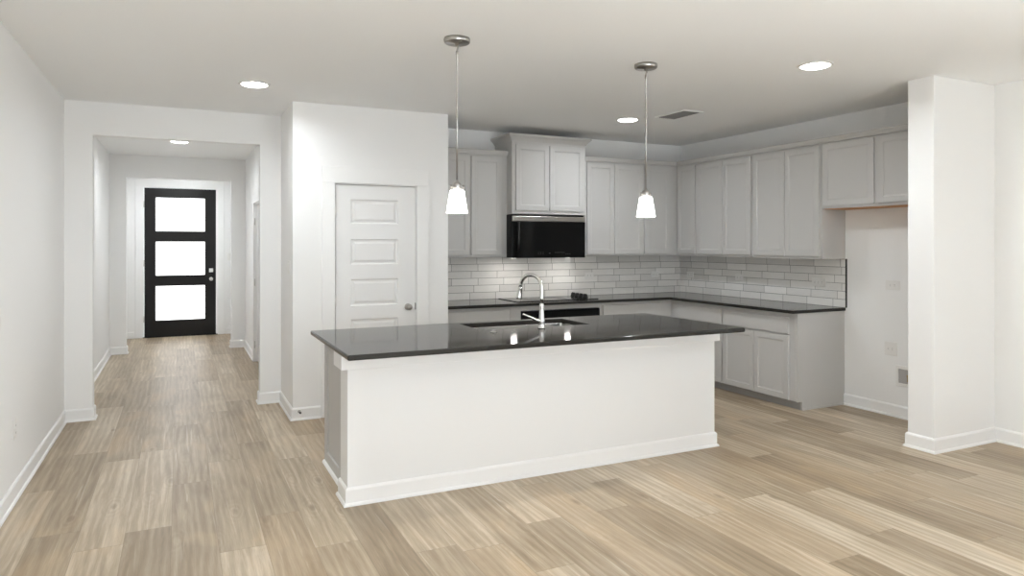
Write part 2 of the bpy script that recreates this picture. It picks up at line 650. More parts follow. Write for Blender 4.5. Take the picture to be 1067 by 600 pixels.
b = NB(); cells(b, [-0.92, DX0, DX1, 0.94], [0, DZ, ZC], {(1, 0)}, 0, T, FB(0, YD + T))
struct('wall_entry', b, M['wall'], 'white wall around the black front door', 'wall')
# rear wall with the windows that light the room
us = [XL - T]
holes = set()
for k, (wx, ww) in enumerate(WINDOWS):
    us += [wx - ww / 2, wx + ww / 2]
    holes.add((2 * k + 1, 1))
us.append(XR + T)
b = NB(); cells(b, us, [0, WZ0, WZ1, ZC], holes, 0, T, frame((0, Y_REAR - T, 0), (1, 0, 0), (0, 1, 0)))
struct('wall_rear', b, M['wall'], 'white wall with two windows facing the kitchen', 'wall')
frames = [(frame((wx - ww / 2, Y_REAR - T, WZ0), (1, 0, 0), (0, 1, 0)), ww) for (wx, ww) in WINDOWS]
frames += [(frame((XR + T, SWY0, WZ0), (0, 1, 0), (-1, 0, 0)), 1.5), (frame((XR + T, SWY0 + 1.5, WZ0), (0, 1, 0), (-1, 0, 0)), 1.5)]
for k, (m, ww) in enumerate(frames):
    hh = WZ1 - WZ0
    b = NB()
    cells(b, [0, 0.06, ww - 0.06, ww], [0, 0.06, hh / 2 - 0.03, hh / 2 + 0.03, hh - 0.06, hh], {(1, 1), (1, 3)}, 0.02, 0.08, m)
    wo = struct('window_%d' % (k + 1), b, M['trim'], 'white framed window in the living area walls facing the kitchen', 'window')
    wo['group'] = 'windows of the living area'
    for (z0, z1) in ((0.06, hh / 2 - 0.03), (hh / 2 + 0.03, hh - 0.06)):
        b = NB(); box(b, 0.06, z0, 0.045, ww - 0.06, z1, 0.051, m)
        obj('window_pane', b, M['glass'], wo)

# baseboards
BASE = [(0, 0), (0.024, 0), (0.0235, 0.008), (0.019, 0.016), (0.013, 0.019), (0.013, 0.092), (0.009, 0.100), (0.004, 0.106), (0, 0.106)]


def baseboard(name, path, label):
    b = NB(); sweep(b, path, BASE)
    return struct(name, b, M['trim'], label, 'baseboard')


baseboard('baseboard_left', [(XL, Y_REAR), (XL, YH), (-0.68, YH), (-0.68, YH + T), (-0.87, YH + T), (-0.87, YE), (-0.67, YE), (-0.67, YE + T), (-0.80, YE + T), (-0.80, YD), (-0.665, YD)],
          'white baseboard running from long plain wall into the hall')
baseboard('baseboard_entry', [(0.68, YD), (0.82, YD), (0.82, YE + T), (0.67, YE + T), (0.67, YE), (0.86, YE), (0.86, HD1 + 0.10)],
          'white baseboard between front door and hall side door')
baseboard('baseboard_pantry', [(0.86, HD0 - 0.10), (0.86, YH + T), (0.68, YH + T), (0.68, YH), (0.87, YH), (0.87, 6.16), (1.103, 6.16)],
          'white baseboard stepping around archway corner to pantry door')
baseboard('baseboard_pantry_corner', [(2.09, 6.16), (2.285, 6.16), (2.285, 6.22)], 'short white baseboard beside the pantry door by kitchen')
baseboard('baseboard_right', [(XR, 4.53), (XR, 3.39), (4.92, 3.39), (4.92, 3.19), (XR, 3.19), (XR, Y_REAR), (XL + 0.05, Y_REAR)],
          'white baseboard wrapping fridge space and the short stub wall')


def casing(name, m, u0, u1, w1, side, head, label, depth=0.018):
    """flat door casing around an opening u0..u1, top w1"""
    b = NB()
    for (a, c) in ((u0 - side, u0), (u1, u1 + side)):
        box(b, a, 0, 0, c, w1, depth, m, bev=0.003)
    box(b, u0 - side, w1, 0, u1 + side, w1 + head, depth, m, bev=0.003)
    # jamb lining
    return struct(name, b, M['trim'], label, 'trim')


casing('trim_1', FB(0, YD), DX0 + 0.01, DX1 - 0.01, DZ - 0.01, 0.115, 0.175, 'wide white casing around the black front door')
casing('trim_2', FB(0, 6.16), 1.226, 1.974, 2.052, 0.115, 0.145, 'wide white casing around the pantry door')
casing('trim_3', frame((0.86, 0, 0), (0, 1, 0), (-1, 0, 0)), HD0 + 0.01, HD1 - 0.01, 2.03, 0.10, 0.11, 'white casing around side door in the hall')

# ------------------------------------------------------------------ doors
# front door
dw0, dw1, dz1 = -0.522, 0.538, 2.415
m = FB(0, YD + 0.05)
b = NB()
gx0, gx1 = -0.372, 0.382
cells(b, [dw0, gx0, gx1, dw1], [0.012, 0.258, 0.839, 0.986, 1.559, 1.706, 2.274, dz1], {(1, 1), (1, 3), (1, 5)}, 0, 0.045, m)
# glazing beads
for (z0, z1) in ((0.258, 0.839), (0.986, 1.559), (1.706, 2.274)):
    for q in ((gx0, z0, gx1, z0 + 0.012), (gx0, z1 - 0.012, gx1, z1), (gx0, z0, gx0 + 0.012, z1), (gx1 - 0.012, z0, gx1, z1)):
        box(b, q[0], q[1], 0.030, q[2], q[3], 0.050, m)
d1 = struct('door_1', b, M['black'], 'black front door with three frosted glass panels', 'door')
for (z0, z1) in ((0.258, 0.839), (0.986, 1.559), (1.706, 2.274)):
    b = NB(); box(b, gx0, z0, 0.015, gx1, z1, 0.027, m)
    tag(obj('door_glass', b, M['frost'], d1), 'frosted glass panel given a daylight glow')
b = NB()
rings(b, 0.432, 1.040, 0.494, 1.104, [(0, 0.045), (0, 0.066), (0.006, 0.072)], m)
tag(obj('deadbolt', b, M['steel'], d1), 'square satin keypad deadbolt')
b = NB()
lathe(b, [(0.030, 0.045), (0.030, 0.052), (0.024, 0.057), (0.011, 0.060), (0.011, 0.080), (0.022, 0.088), (0.030, 0.100), (0.029, 0.108), (0.018, 0.117), (0.0, 0.119)], 28, m @ Matrix.Translation((0.463, 0.928, 0)))
tag(obj('door_handle', b, M['steel'], d1), 'satin nickel knob')
for z in (0.30, 1.20, 2.15):
    b = NB(); lathe(b, [(0.007, z - 0.05), (0.007, z + 0.05)], 12, Matrix.Translation((dw0 - 0.006, YD - 0.004, 0)))
    obj('hinge', b, M['steel'], d1)
b = NB(); box(b, DX0, YD - 0.03, 0.0, DX1, YD + T, 0.012)
tag(obj('threshold', b, M['charcoal'], d1), 'dark metal threshold')
b = NB()
box(b, DX0, YD, 0, dw0 - 0.004, YD + T, DZ)
box(b, dw1 + 0.004, YD, 0, DX1, YD + T, DZ)
box(b, DX0, YD, dz1 + 0.004, DX1, YD + T, DZ)
tag(obj('jamb', b, M['trim'], d1), 'white door jamb')


def panel_door(name, m, w, h, label, knob_u, panels):
    b = NB()
    us = [0, 0.132, w - 0.165 + 0.0, w]
    ws = [0]
    holes = set()
    for k, (z0, z1) in enumerate(panels):
        ws += [z0, z1]
        holes.add((1, 2 * k + 1))
    ws.append(h)
    cells(b, us, ws, holes, -0.036, 0, m)
    for (z0, z1) in panels:
        rings(b, us[1], z0, us[2], z1, [(0, -0.034), (0, -0.0005), (0.009, -0.011), (0.022, -0.011), (0.040, -0.004)], m)
    return struct(name, b, M['door'], label, 'door')


# pantry door: five stacked panels
pd0, pd1, pdz = 1.234, 1.966, 2.040
m = FB(pd0, 6.16 + 0.006, 0.012)
panels = [(0.225, 0.465), (0.587, 0.830), (0.950, 1.188), (1.319, 1.546), (1.684, 1.901)]
d2 = panel_door('door_2', m, pd1 - pd0, pdz - 0.012, 'white five-panel pantry door with a satin knob', 0.66, panels)
b = NB()
lathe(b, [(0.031, 0.0), (0.031, 0.006), (0.024, 0.010), (0.011, 0.013), (0.011, 0.030), (0.020, 0.036), (0.028, 0.047), (0.028, 0.054), (0.018, 0.064), (0.0, 0.066)], 28,
      m @ Matrix.Translation((1.892 - pd0, 0.936 - 0.012, 0)))
tag(obj('door_knob', b, M['nickel'], d2), 'satin nickel round knob')
b = NB(); box(b, pd1 - pd0 - 0.004, 0.895, -0.014, pd1 - pd0 + 0.003, 0.957, 0.0035, m)
tag(obj('latch_plate', b, M['charcoal'], d2), 'dark latch plate on the door edge')
for z in (0.22, 1.02, 1.80):
    b = NB()
    lathe(b, [(0.0075, z - 0.045), (0.0075, z + 0.045)], 12, Matrix.Translation((pd0 - 0.003, 6.16 - 0.002, 0)))
    obj('hinge', b, M['plate'], d2)
b = NB()
box(b, 1.222, 6.16, 0, pd0 - 0.005, 6.16 + T, 2.052)
box(b, pd1 + 0.004, 6.16, 0, 1.978, 6.16 + T, 2.052)
box(b, 1.222, 6.16, pdz + 0.005, 1.978, 6.16 + T, 2.052)
box(b, pd0 - 0.005, 6.16 + 0.052, 0, pd1 + 0.004, 6.16 + T, pdz + 0.005)
obj('jamb', b, M['trim'], d2)
# hall side door, closed, a little recessed
m = frame((0.86 + 0.035, HD0 + 0.014, 0.012), (0, 1, 0), (-1, 0, 0))
d3 = panel_door('door_3', m, HD1 - HD0 - 0.028, 2.0, 'white closed side door in the entry hall', 0.7, [(0.225, 0.465), (0.587, 0.830), (0.950, 1.188), (1.319, 1.546), (1.684, 1.901)])
for z in (0.22, 1.02, 1.80):
    b = NB(); lathe(b, [(0.008, z - 0.045), (0.008, z + 0.045)], 12, Matrix.Translation((0.862, HD1 - 0.012, 0)))
    obj('hinge', b, M['steel'], d3)
b = NB()
box(b, 0.862, HD1 - 0.011, 0, 0.86 + T, HD1, 2.03)
box(b, 0.862, HD0, 0, 0.86 + T, HD0 + 0.011, 2.03)
box(b, 0.862, HD0, 2.016, 0.86 + T, HD1, 2.03)
obj('jamb', b, M['trim'], d3)
# dead room behind the side door is closed off by the slab itself
b = NB(); box(b, 0.86 + 0.08, HD0, 0, 0.86 + T, HD1, 2.03)
obj('door_stop', b, M['trim'], d3)

# ------------------------------------------------------------------ backsplash
YT, XT = 6.885, 5.645
b = NB()
uvl = b.loops.layers.uv.new('run')
zb0, zb1 = 0.9145, 1.3735


def tquad(pts, uvs):
    f = b.faces.new([b.verts.new(p) for p in pts])
    for l, q in zip(f.loops, uvs):
        l[uvl].uv = q


yend = 4.505
tquad([(2.285, YT, zb0), (XT, YT, zb0), (XT, YT, zb1), (2.285, YT, zb1)], [(2.285, 0), (XT, 0), (XT, zb1 - zb0), (2.285, zb1 - zb0)])
L2 = XT + (YT - yend)
tquad([(XT, YT, zb0), (XT, yend, zb0), (XT, yend, zb1), (XT, YT, zb1)], [(XT + .1, 0), (L2 + .1, 0), (L2 + .1, zb1 - zb0), (XT + .1, zb1 - zb0)])
tquad([(XT, yend, zb0), (XR, yend, zb0), (XR, yend, zb1), (XT, yend, zb1)], [(0.05, 0.02), (0.06, 0.02), (0.06, 0.03), (0.05, 0.03)])
tquad([(2.285, YT, zb1), (XT, YT, zb1), (XR, YB, zb1), (2.285, YB, zb1)], [(0.05, 0.02), (0.06, 0.02), (0.06, 0.03), (0.05, 0.03)])
tquad([(XT, YT, zb1), (XT, yend, zb1), (XR, yend, zb1), (XR, YB, zb1)], [(0.05, 0.02), (0.06, 0.02), (0.06, 0.03), (0.05, 0.03)])
tquad([(2.285, YT, zb0), (2.285, YB, zb0), (2.285, YB, zb1), (2.285, YT, zb1)], [(0.05, 0.02), (0.06, 0.02), (0.06, 0.03), (0.05, 0.03)])
bs = struct('wall_backsplash', b, M['tile'], 'glossy pale grey subway tile backsplash above dark counter', 'backsplash')
b = NB(); box(b, XT - 0.003, yend - 0.006, zb0, XR, yend, zb1)
tag(obj('edge_trim', b, M['charcoal'], bs), 'thin dark metal tile edge')

# ------------------------------------------------------------------ worktops
b = NB()
cells(b, [2.287, 4.97, XR - 0.001], [4.512, 6.25, YB - 0.001], {(0, 0)}, 0.884, 0.914, bev=0.006)
tag(obj('kitchen_worktop', b, M['quartz']), 'dark grey L-shaped worktop along the tiled backsplash', 'worktop')
SX0, SX1, SY0, SY1 = 1.900, 2.765, 4.43, 4.845
b = NB()
cells(b, [0.815, SX0, SX1, 3.655], [3.745, SY0, SY1, 4.935], {(1, 1)}, 0.884, 0.914, bev=0.008)
tag(obj('island_worktop', b, M['quartz']), 'polished dark grey worktop of the white island', 'worktop')

# ------------------------------------------------------------------ cabinets
def shaker(bm, m, u0, w0, u1, w1, t=0.019, rail=0.052):
    rings(bm, u0, w0, u1, w1, [(0, 0.0005), (0, t - 0.002), (0.002, t), (rail, t), (rail + 0.003, t - 0.004), (rail + 0.013, t - 0.0065)], m)


def slab(bm, m, u0, w0, u1, w1, t=0.019):
    rings(bm, u0, w0, u1, w1, [(0, 0.0005), (0, t - 0.003), (0.003, t)], m)


WG = 'grey shaker wall cabinets'
BG = 'grey base cabinets'


def wall_cabinet(m, w, z0, z1, depth, doors, label, dz=(0.025, 0.03), under=None):
    root = thing('wall_cabinet', m @ Vector((w / 2, z0, -depth / 2)), label, 'cabinet', WG)
    b = NB(); box(b, 0, z0, -depth, w, z1, 0, m, bev=0.0015, seg=1)
    obj('body', b, M['cab'], root)
    for (a, c) in doors:
        b = NB(); shaker(b, m, a, z0 + dz[0], c, z1 - dz[1])
        obj('door', b, M['cab'], root)
    if under:
        b = NB(); box(b, 0.004, z0 - 0.004, -depth, w - 0.004, z0, -0.022, m)
        tag(obj('underside', b, under, root), 'bare orange wood underside')
    return root


UF = 6.588                      # wall cabinet body front plane, back run
D = YB - UF - 0.001
UZ0, UZ1 = 1.374, 2.45
m = FB(0, UF)
wall_cabinet(FB(2.288, UF), 0.815, UZ0, UZ1, D, [(0.02, 0.385), (0.405, 0.745)], 'grey two-door wall cabinet between pantry wall and microwave')
wall_cabinet(FB(4.035, UF), 0.822, UZ0, UZ1, D, [(0.048, 0.405), (0.411, 0.806)], 'grey two-door wall cabinet just past the microwave')
wall_cabinet(FB(4.858, UF), 0.795, UZ0, UZ1, D, [(0.010, 0.372)], 'grey single-door corner wall cabinet on the cooktop wall')
XF = 5.349
DR = XR - XF - 0.001
wall_cabinet(FR(XF, UF - 0.001), UF - 0.001 - 6.238, UZ0, UZ1, DR, [(0.030, 0.330)], 'narrow grey single-door wall cabinet next to the corner')
wall_cabinet(FR(XF, 6.237), 6.237 - 5.377, UZ0, UZ1, DR, [(0.020, 0.432), (0.438, 0.842)], 'grey two-door wall cabinet, second along from the corner')
wall_cabinet(FR(XF, 5.376), 5.376 - 4.520, UZ0, UZ1, DR, [(0.020, 0.426), (0.432, 0.836)], 'tall grey two-door wall cabinet beside the fridge space')
wall_cabinet(FR(XF, 4.519), 4.519 - 3.392, 1.838, UZ1, DR, [(0.018, 0.538), (0.578, 1.100)], 'short grey two-door cabinet above the fridge space', dz=(0.025, 0.024), under=M['ply'])
# microwave cabinet, deeper and taller, with its own crown
MF = 6.468
m = FB(3.104, MF)
root = wall_cabinet(m, 0.888, 1.828, 2.615, YB - MF - 0.001, [(0.040, 0.432), (0.440, 0.860)], 'raised deeper grey cabinet directly above black microwave', dz=(0.038, 0.060))
CROWN_BIG = [(0, 2.585), (0.006, 2.585), (0.012, 2.597), (0.030, 2.620), (0.048, 2.634), (0.052, 2.640), (0.052, 2.658), (0, 2.658)]
b = NB(); sweep(b, [(3.104, YB - 0.001), (3.104, MF), (3.992, MF), (3.992, YB - 0.001)], CROWN_BIG)
obj('crown_molding', b, M['cab'], root)
# small crown on the other cabinet tops
CROWN = [(0, UZ1 - 0.008), (0.024, UZ1 - 0.008), (0.027, UZ1 + 0.004), (0.036, UZ1 + 0.020), (0.042, UZ1 + 0.030), (0.042, UZ1 + 0.038), (0, UZ1 + 0.038)]
b = NB(); sweep(b, [(2.288, UF), (3.103, UF)], CROWN)
struct('trim_4', b, M['cab'], 'small grey crown trim on cabinet beside the pantry wall', 'trim')
b = NB(); sweep(b, [(4.036, UF), (XF, UF), (XF, 3.393)], CROWN)
struct('trim_5', b, M['cab'], 'long grey crown trim turning the corner over cabinets', 'trim')


def base_cabinet(m, w, depth, label, doors=(), drawers=(), toe_side=False):
    root = thing('base_cabinet', m @ Vector((w / 2, 0, -depth / 2)), label, 'cabinet', BG)
    b = NB(); box(b, 0, 0.082, -depth, w, 0.883, 0, m, bev=0.0015, seg=1)
    obj('body', b, M['cab'], root)
    b = NB(); box(b, 0, 0.0, -depth, w, 0.082, -0.06 if not toe_side else -0.05, m)
    tag(obj('toe_kick', b, M['cabdark'], root), 'recessed darker toe kick')
    for q in doors:
        b = NB(); shaker(b, m, *q)
        obj('door', b, M['cab'], root)
    for q in drawers:
        b = NB(); slab(b, m, *q)
        obj('drawer', b, M['cab'], root)
    return root


BF = 6.309
BD = YB - BF - 0.002
base_cabinet(FB(2.288, BF), 0.722, BD, 'grey base cabinet under worktop beside pantry wall', [(0.02, 0.10, 0.35, 0.675), (0.356, 0.10, 0.70, 0.675)], [(0.02, 0.690, 0.70, 0.850)])
base_cabinet(FB(4.100, BF), 1.545, BD, 'grey base cabinet filling the corner past the oven', [(0.012, 0.10, 0.385, 0.675), (0.391, 0.10, 0.765, 0.675)], [(0.012, 0.690, 0.765, 0.852)])
XB = 5.039
RD = XR - XB - 0.002
base_cabinet(FR(XB, BF - 0.001), BF - 0.001 - 5.472, RD, 'grey base cabinet with wide drawer near the inner corner', [(0.060, 0.085, 0.420, 0.675), (0.426, 0.085, 0.826, 0.675)], [(0.060, 0.690, 0.826, 0.845)])
rt = base_cabinet(FR(XB, 5.471), 5.471 - 4.545, RD, 'grey drawer-over-two-doors base cabinet ending at fridge space', [(0.012, 0.085, 0.430, 0.675), (0.436, 0.085, 0.856, 0.675)], [(0.012, 0.690, 0.856, 0.840)])
b = NB(); cells(b, [4.97 + 0.069 + 0.003, 5.10, XR - 0.001], [0, 0.078, 0.883], {(0, 0)}, 0, 0.018, FB(0, 4.545 - 0.0))
tag(obj('end_panel', b, M['cab'], rt), 'plain grey end panel')
b = NB(); box(b, 5.10, 4.519, 0.0, XR - 0.001, 4.527, 0.016)
obj('shoe_molding', b, M['cab'], rt)

# oven cabinet: panels around the built-in oven
OX0, OX1 = 3.012, 4.098
root = thing('oven_cabinet', ((OX0 + OX1) / 2, 6.6, 0), 'grey base cabinet surround holding black built-in oven', 'cabinet', BG)
b = NB()
box(b, OX0, BF, 0.082, 3.128, YB - 0.002, 0.883)
box(b, 4.068, BF, 0.082, OX1, YB - 0.002, 0.883)
box(b, 3.128, BF, 0.832, 4.068, YB - 0.002, 0.883)
box(b, 3.128, BF, 0.082, 4.068, YB - 0.002, 0.14)
box(b, 3.128, YB - 0.03, 0.14, 4.068, YB - 0.002, 0.832)
obj('body', b, M['cab'], root)
b = NB(); box(b, OX0, BF + 0.06, 0.0, OX1, YB - 0.002, 0.082)
tag(obj('toe_kick', b, M['cabdark'], root), 'recessed darker toe kick')

ov = thing('built_in_oven', (3.598, 6.6, 0.14), 'black built-in oven under the cooktop', 'oven')
b = NB(); box(b, 3.134, BF - 0.008, 0.145, 4.062, YB - 0.04, 0.826)
obj('body', b, M['blackplastic'], ov)
b = NB(); box(b, 3.134, BF - 0.026, 0.745, 4.062, BF - 0.008, 0.826, bev=0.002)
obj('control_panel', b, M['blackglass'], ov)
b = NB(); box(b, 3.134, BF - 0.030, 0.150, 4.062, BF - 0.008, 0.735, bev=0.003)
od = obj('door', b, M['blackglass'], ov)
b = NB()
tube(b, [(3.22, BF - 0.075, 0.68), (3.98, BF - 0.075, 0.68)], 0.011, 14)
for x in (3.26, 3.94):
    tube(b, [(x, BF - 0.03, 0.68), (x, BF - 0.075, 0.68)], 0.008, 10)
tag(obj('handle', b, M['steel'], od), 'steel bar handle')

# cooktop
ct = thing('cooktop', (3.61, 6.61, 0.914), 'black glass electric cooktop set in the back worktop', 'cooktop')
b = NB(); box(b, 3.125, 6.375, 0.9142, 4.105, 6.855, 0.921, bev=0.002)
obj('glass_top', b, M['blackglass'], ct)
for (x, y, r) in ((3.34, 6.49, 0.10), (3.34, 6.74, 0.08), (3.75, 6.49, 0.08), (3.75, 6.74, 0.11)):
    b = NB()
    lathe(b, [(r - 0.004, 0.9211), (r, 0.9211), (r, 0.9214), (r - 0.004, 0.9214)], 40, Matrix.Translation((x, y, 0)))
    tag(obj('burner_ring', b, M['mark'], ct), 'thin grey burner ring')
for k in range(4):
    y = 6.80 - 0.085 * k
    x = 4.040
    b = NB()
    lathe(b, [(0.032, 0.921), (0.032, 0.928), (0.028, 0.932), (0.027, 0.950), (0.023, 0.955), (0, 0.955)], 22, Matrix.Translation((x, y, 0)))
    box(b, x - 0.005, y - 0.026, 0.952, x + 0.005, y + 0.026, 0.962)
    obj('knob', b, M['blackplastic'], ct)

# microwave
MX0, MX1, MZ0, MZ1 = 3.098, 3.980, 1.366, 1.822
mw = thing('microwave', ((MX0 + MX1) / 2, 6.65, MZ0), 'black over-the-range microwave with steel top strip', 'microwave')
b = NB(); box(b, MX0, 6.478, MZ0 + 0.004, MX1, YT - 0.002, MZ1, bev=0.002)
obj('body', b, M['blackplastic'], mw)
b = NB(); box(b, MX0 + 0.006, 6.448, 1.752, MX1, 6.478, 1.806, bev=0.004)
tag(obj('top_vent_strip', b, M['nickel'], mw), 'brushed steel strip along the top')
b = NB(); box(b, MX0, 6.446, MZ0, MX1, 6.478, 1.750, bev=0.004)
md = obj('door', b, M['blackglass'], mw)
b = NB()
tube(b, [(MX0 + 0.060, 6.415, MZ0 + 0.06), (MX0 + 0.060, 6.410, MZ0 + 0.20), (MX0 + 0.060, 6.415, 1.745)], 0.011, 14)
for z in (MZ0 + 0.075, 1.73):
    tube(b, [(MX0 + 0.060, 6.448, z), (MX0 + 0.060, 6.414, z)], 0.009, 10)
tag(obj('handle', b, M['charcoal'], md), 'dark polished vertical handle')
marks = [(3.40 + 0.028 * k, 1.405 + 0.018 * j, 0.007, 0.004) for k in range(3) for j in range(2)]
marks += [(3.53, 1.412, 0.018, 0.005)] + [(3.60 + 0.026 * k, 1.421, 0.016, 0.004) for k in range(5)]
marks += [(3.735 + 0.024 * k, 1.404, 0.007, 0.005) for k in range(3)]
for (x, z, dx, dz) in marks:
    b = NB(); box(b, x, 6.4445, z, x + dx, 6.446, z + dz)
    obj('touch_key', b, M['mark'], md)
for x in (3.20, 3.86):
    b = NB(); lathe(b, [(0.0, MZ0 - 0.0045), (0.026, MZ0 - 0.0045), (0.030, MZ0 - 0.002), (0.030, MZ0 + 0.004)], 24, Matrix.Translation((x, 6.62, 0)))
    tag(obj('task_light', b, M['task'], mw), 'lit round cooktop light')
    L = area_light('task_glow', (x, 6.62, MZ0 - 0.012), (0, 0, 0), 0.06, 0.06, TASK_POWER, (1, 0.96, 0.9), 'DISK')
    L.parent = mw
    L.location = Vector((x, 6.62, MZ0 - 0.012)) - Vector(mw.location)

# ------------------------------------------------------------------ island
IX0, IX1, IY0 = 0.872, 3.617, 4.02
isl = thing('kitchen_island', ((IX0 + IX1) / 2, 4.4, 0), 'long white panelled kitchen island under dark polished worktop', 'kitchen island')
b = NB(); box(b, IX0, IY0, 0, IX1, 4.21, 0.883, bev=0.003)
obj('front_panel', b, M['island'], isl)
b = NB()
box(b, 0.834, 4.006, 0.788, 3.657, 4.225, 0.883, bev=0.002)
obj('apron_rail', b, M['trim'], isl)
for s, (xa, xb) in enumerate(((0.905, 0.925), (3.564, 3.584))):
    b = NB()
    m = frame((xa, 4.212, 0), (0, 1, 0), (-1, 0, 0)) if s == 0 else frame((xb, 4.212, 0), (0, 1, 0), (1, 0, 0))
    rings(b, 0, 0.0, 0.688, 0.883, [(0, -0.02), (0, 0.0), (0.085, 0.0), (0.089, -0.004), (0.089, -0.012)], m)
    obj('end_panel', b, M['cab'], isl)
    tag(isl.children[-1], 'grey end panel')
b = NB()
box(b, 0.925, 4.880, 0.10, 3.564, 4.897, 0.883)
box(b, 0.925, 4.212, 0.10, 3.564, 4.88, 0.118)
box(b, 0.925, 4.82, 0.0, 3.564, 4.84, 0.10)
obj('back_panel', b, M['cab'], isl)
for (u0, u1) in ((0.94, 1.38), (1.385, 1.83), (1.84, 2.33), (2.335, 2.82), (2.83, 3.19), (3.195, 3.55)):
    b = NB(); shaker(b, frame((0, 4.897, 0), (1, 0, 0), (0, 1, 0)), u0, 0.12, u1, 0.86)
    obj('door', b, M['cab'], isl)
b = NB(); sweep(b, [(0.905, 4.212), (IX0, 4.212), (IX0, IY0), (IX1, IY0), (IX1, 4.212), (3.584, 4.212)], BASE)
obj('baseboard', b, M['trim'], isl)
SHOE = [(0, 0), (0.017, 0), (0.016, 0.009), (0.010, 0.017), (0, 0.020)]
b = NB(); sweep(b, [(0.905, 4.90), (0.905, 4.238)], SHOE)
obj('shoe_molding', b, M['trim'], isl)
b = NB(); sweep(b, [(3.584, 4.238), (3.584, 4.90)], SHOE)
obj('shoe_molding', b, M['trim'], isl)

# sink
sk = thing('sink', ((SX0 + SX1) / 2, (SY0 + SY1) / 2, 0.68), 'undermount stainless steel sink set in the island worktop', 'sink')
b = NB()
mz = Matrix.Identity(4)
x0, y0, x1, y1 = SX0 - 0.006, SY0 - 0.006, SX1 + 0.006, SY1 + 0.006


def rrect(i, r, z, n=6):
    pts = []
    for (cx, cy, a0) in ((x1 - i - r, y1 - i - r, 0), (x0 + i + r, y1 - i - r, PI / 2), (x0 + i + r, y0 + i + r, PI), (x1 - i - r, y0 + i + r, 1.5 * PI)):
        for k in range(n + 1):
            a = a0 + PI / 2 * k / n
            pts.append((cx + r * math.cos(a), cy + r * math.sin(a), z))
    return pts


loops = []
for (i, r, z) in ((-0.02, 0.03, 0.8835), (0.0, 0.02, 0.8835), (0.002, 0.02, 0.875), (0.006, 0.025, 0.70), (0.03, 0.04, 0.682), (0.15, 0.04, 0.678)):
    loops.append([b.verts.new(p) for p in rrect(i, r, z)])
for A, B_ in zip(loops, loops[1:]):
    for k in range(len(A)):
        b.faces.new((A[k], A[(k + 1) % len(A)], B_[(k + 1) % len(A)], B_[k])).smooth = True
b.faces.new(loops[-1])
obj('basin', b, M['sinksteel'], sk)
b = NB(); lathe(b, [(0.055, 0.679), (0.052, 0.684), (0.042, 0.681), (0.0, 0.679)], 28, Matrix.Translation((2.33, 4.64, 0)))
obj('drain', b, M['chrome'], sk)

# faucet
FX, FY = 2.32, 4.345
fc = thing('kitchen_faucet', (FX, FY, 0.914), 'tall polished gooseneck faucet beside the island sink', 'faucet')
b = NB()
lathe(b, [(0.027, 0.9142), (0.027, 0.920), (0.024, 0.926), (0.0215, 0.945), (0.0235, 0.960), (0.0235, 0.972), (0.019, 0.990), (0.0165, 1.050), (0.0175, 1.072), (0.0175, 1.080), (0.0135, 1.092), (0.0125, 1.10)], 28, Matrix.Translation((FX, FY, 0)))
obj('base', b, M['chrome'], fc)
dirv = Vector((-0.14, 0.225, 0)).normalized()
R = 0.089
zc = 1.205
pts = [(FX, FY, z) for z in (1.09, 1.13, 1.17, zc)]
for k in range(1, 17):
    a = PI * k / 17
    pts.append(tuple(Vector((FX, FY, zc)) + dirv * (R - R * math.cos(a)) + Vector((0, 0, R * math.sin(a)))))
e1 = Vector((FX, FY, zc)) + dirv * (2 * R)
pts.append(tuple(e1 + Vector((0, 0, -0.005))))
b = NB(); tube(b, pts, 0.0135, 18)
obj('spout', b, M['chrome'], fc)
b = NB()
e2 = e1 + dirv * 0.014 + Vector((0, 0, -0.088))
tube(b, [e1 + Vector((0, 0, 0.0)), e1 + (e2 - e1) * 0.12, e1 + (e2 - e1) * 0.2, e1 + (e2 - e1) * 0.85, e2], [0.016, 0.017, 0.0155, 0.022, 0.022], 18)
sp = obj('spray_head', b, M['chrome'], fc)
b = NB()
p0 = Vector((FX, FY, 0.958))
hd = Vector((-0.93, 0.10, 0.42)).normalized()
tube(b, [p0, p0 + hd * 0.035, p0 + hd * 0.045, p0 + hd * 0.10, p0 + hd * 0.155], [0.0135, 0.0135, 0.010, 0.0085, 0.0075], 14)
obj('handle', b, M['chrome'], fc)

ab = thing('air_switch', (1.925, 4.30, 0.914), 'small round chrome button on island worktop by the sink', 'button')
b = NB(); lathe(b, [(0.022, 0.9142), (0.022, 0.919), (0.018, 0.922), (0.014, 0.922)], 24, Matrix.Translation((1.925, 4.30, 0)))
obj('ring', b, M['chrome'], ab)
b = NB(); lathe(b, [(0.013, 0.922), (0.013, 0.928), (0.010, 0.930), (0, 0.930)], 24, Matrix.Translation((1.925, 4.30, 0)))
obj('push_button', b, M['chrome'], ab)

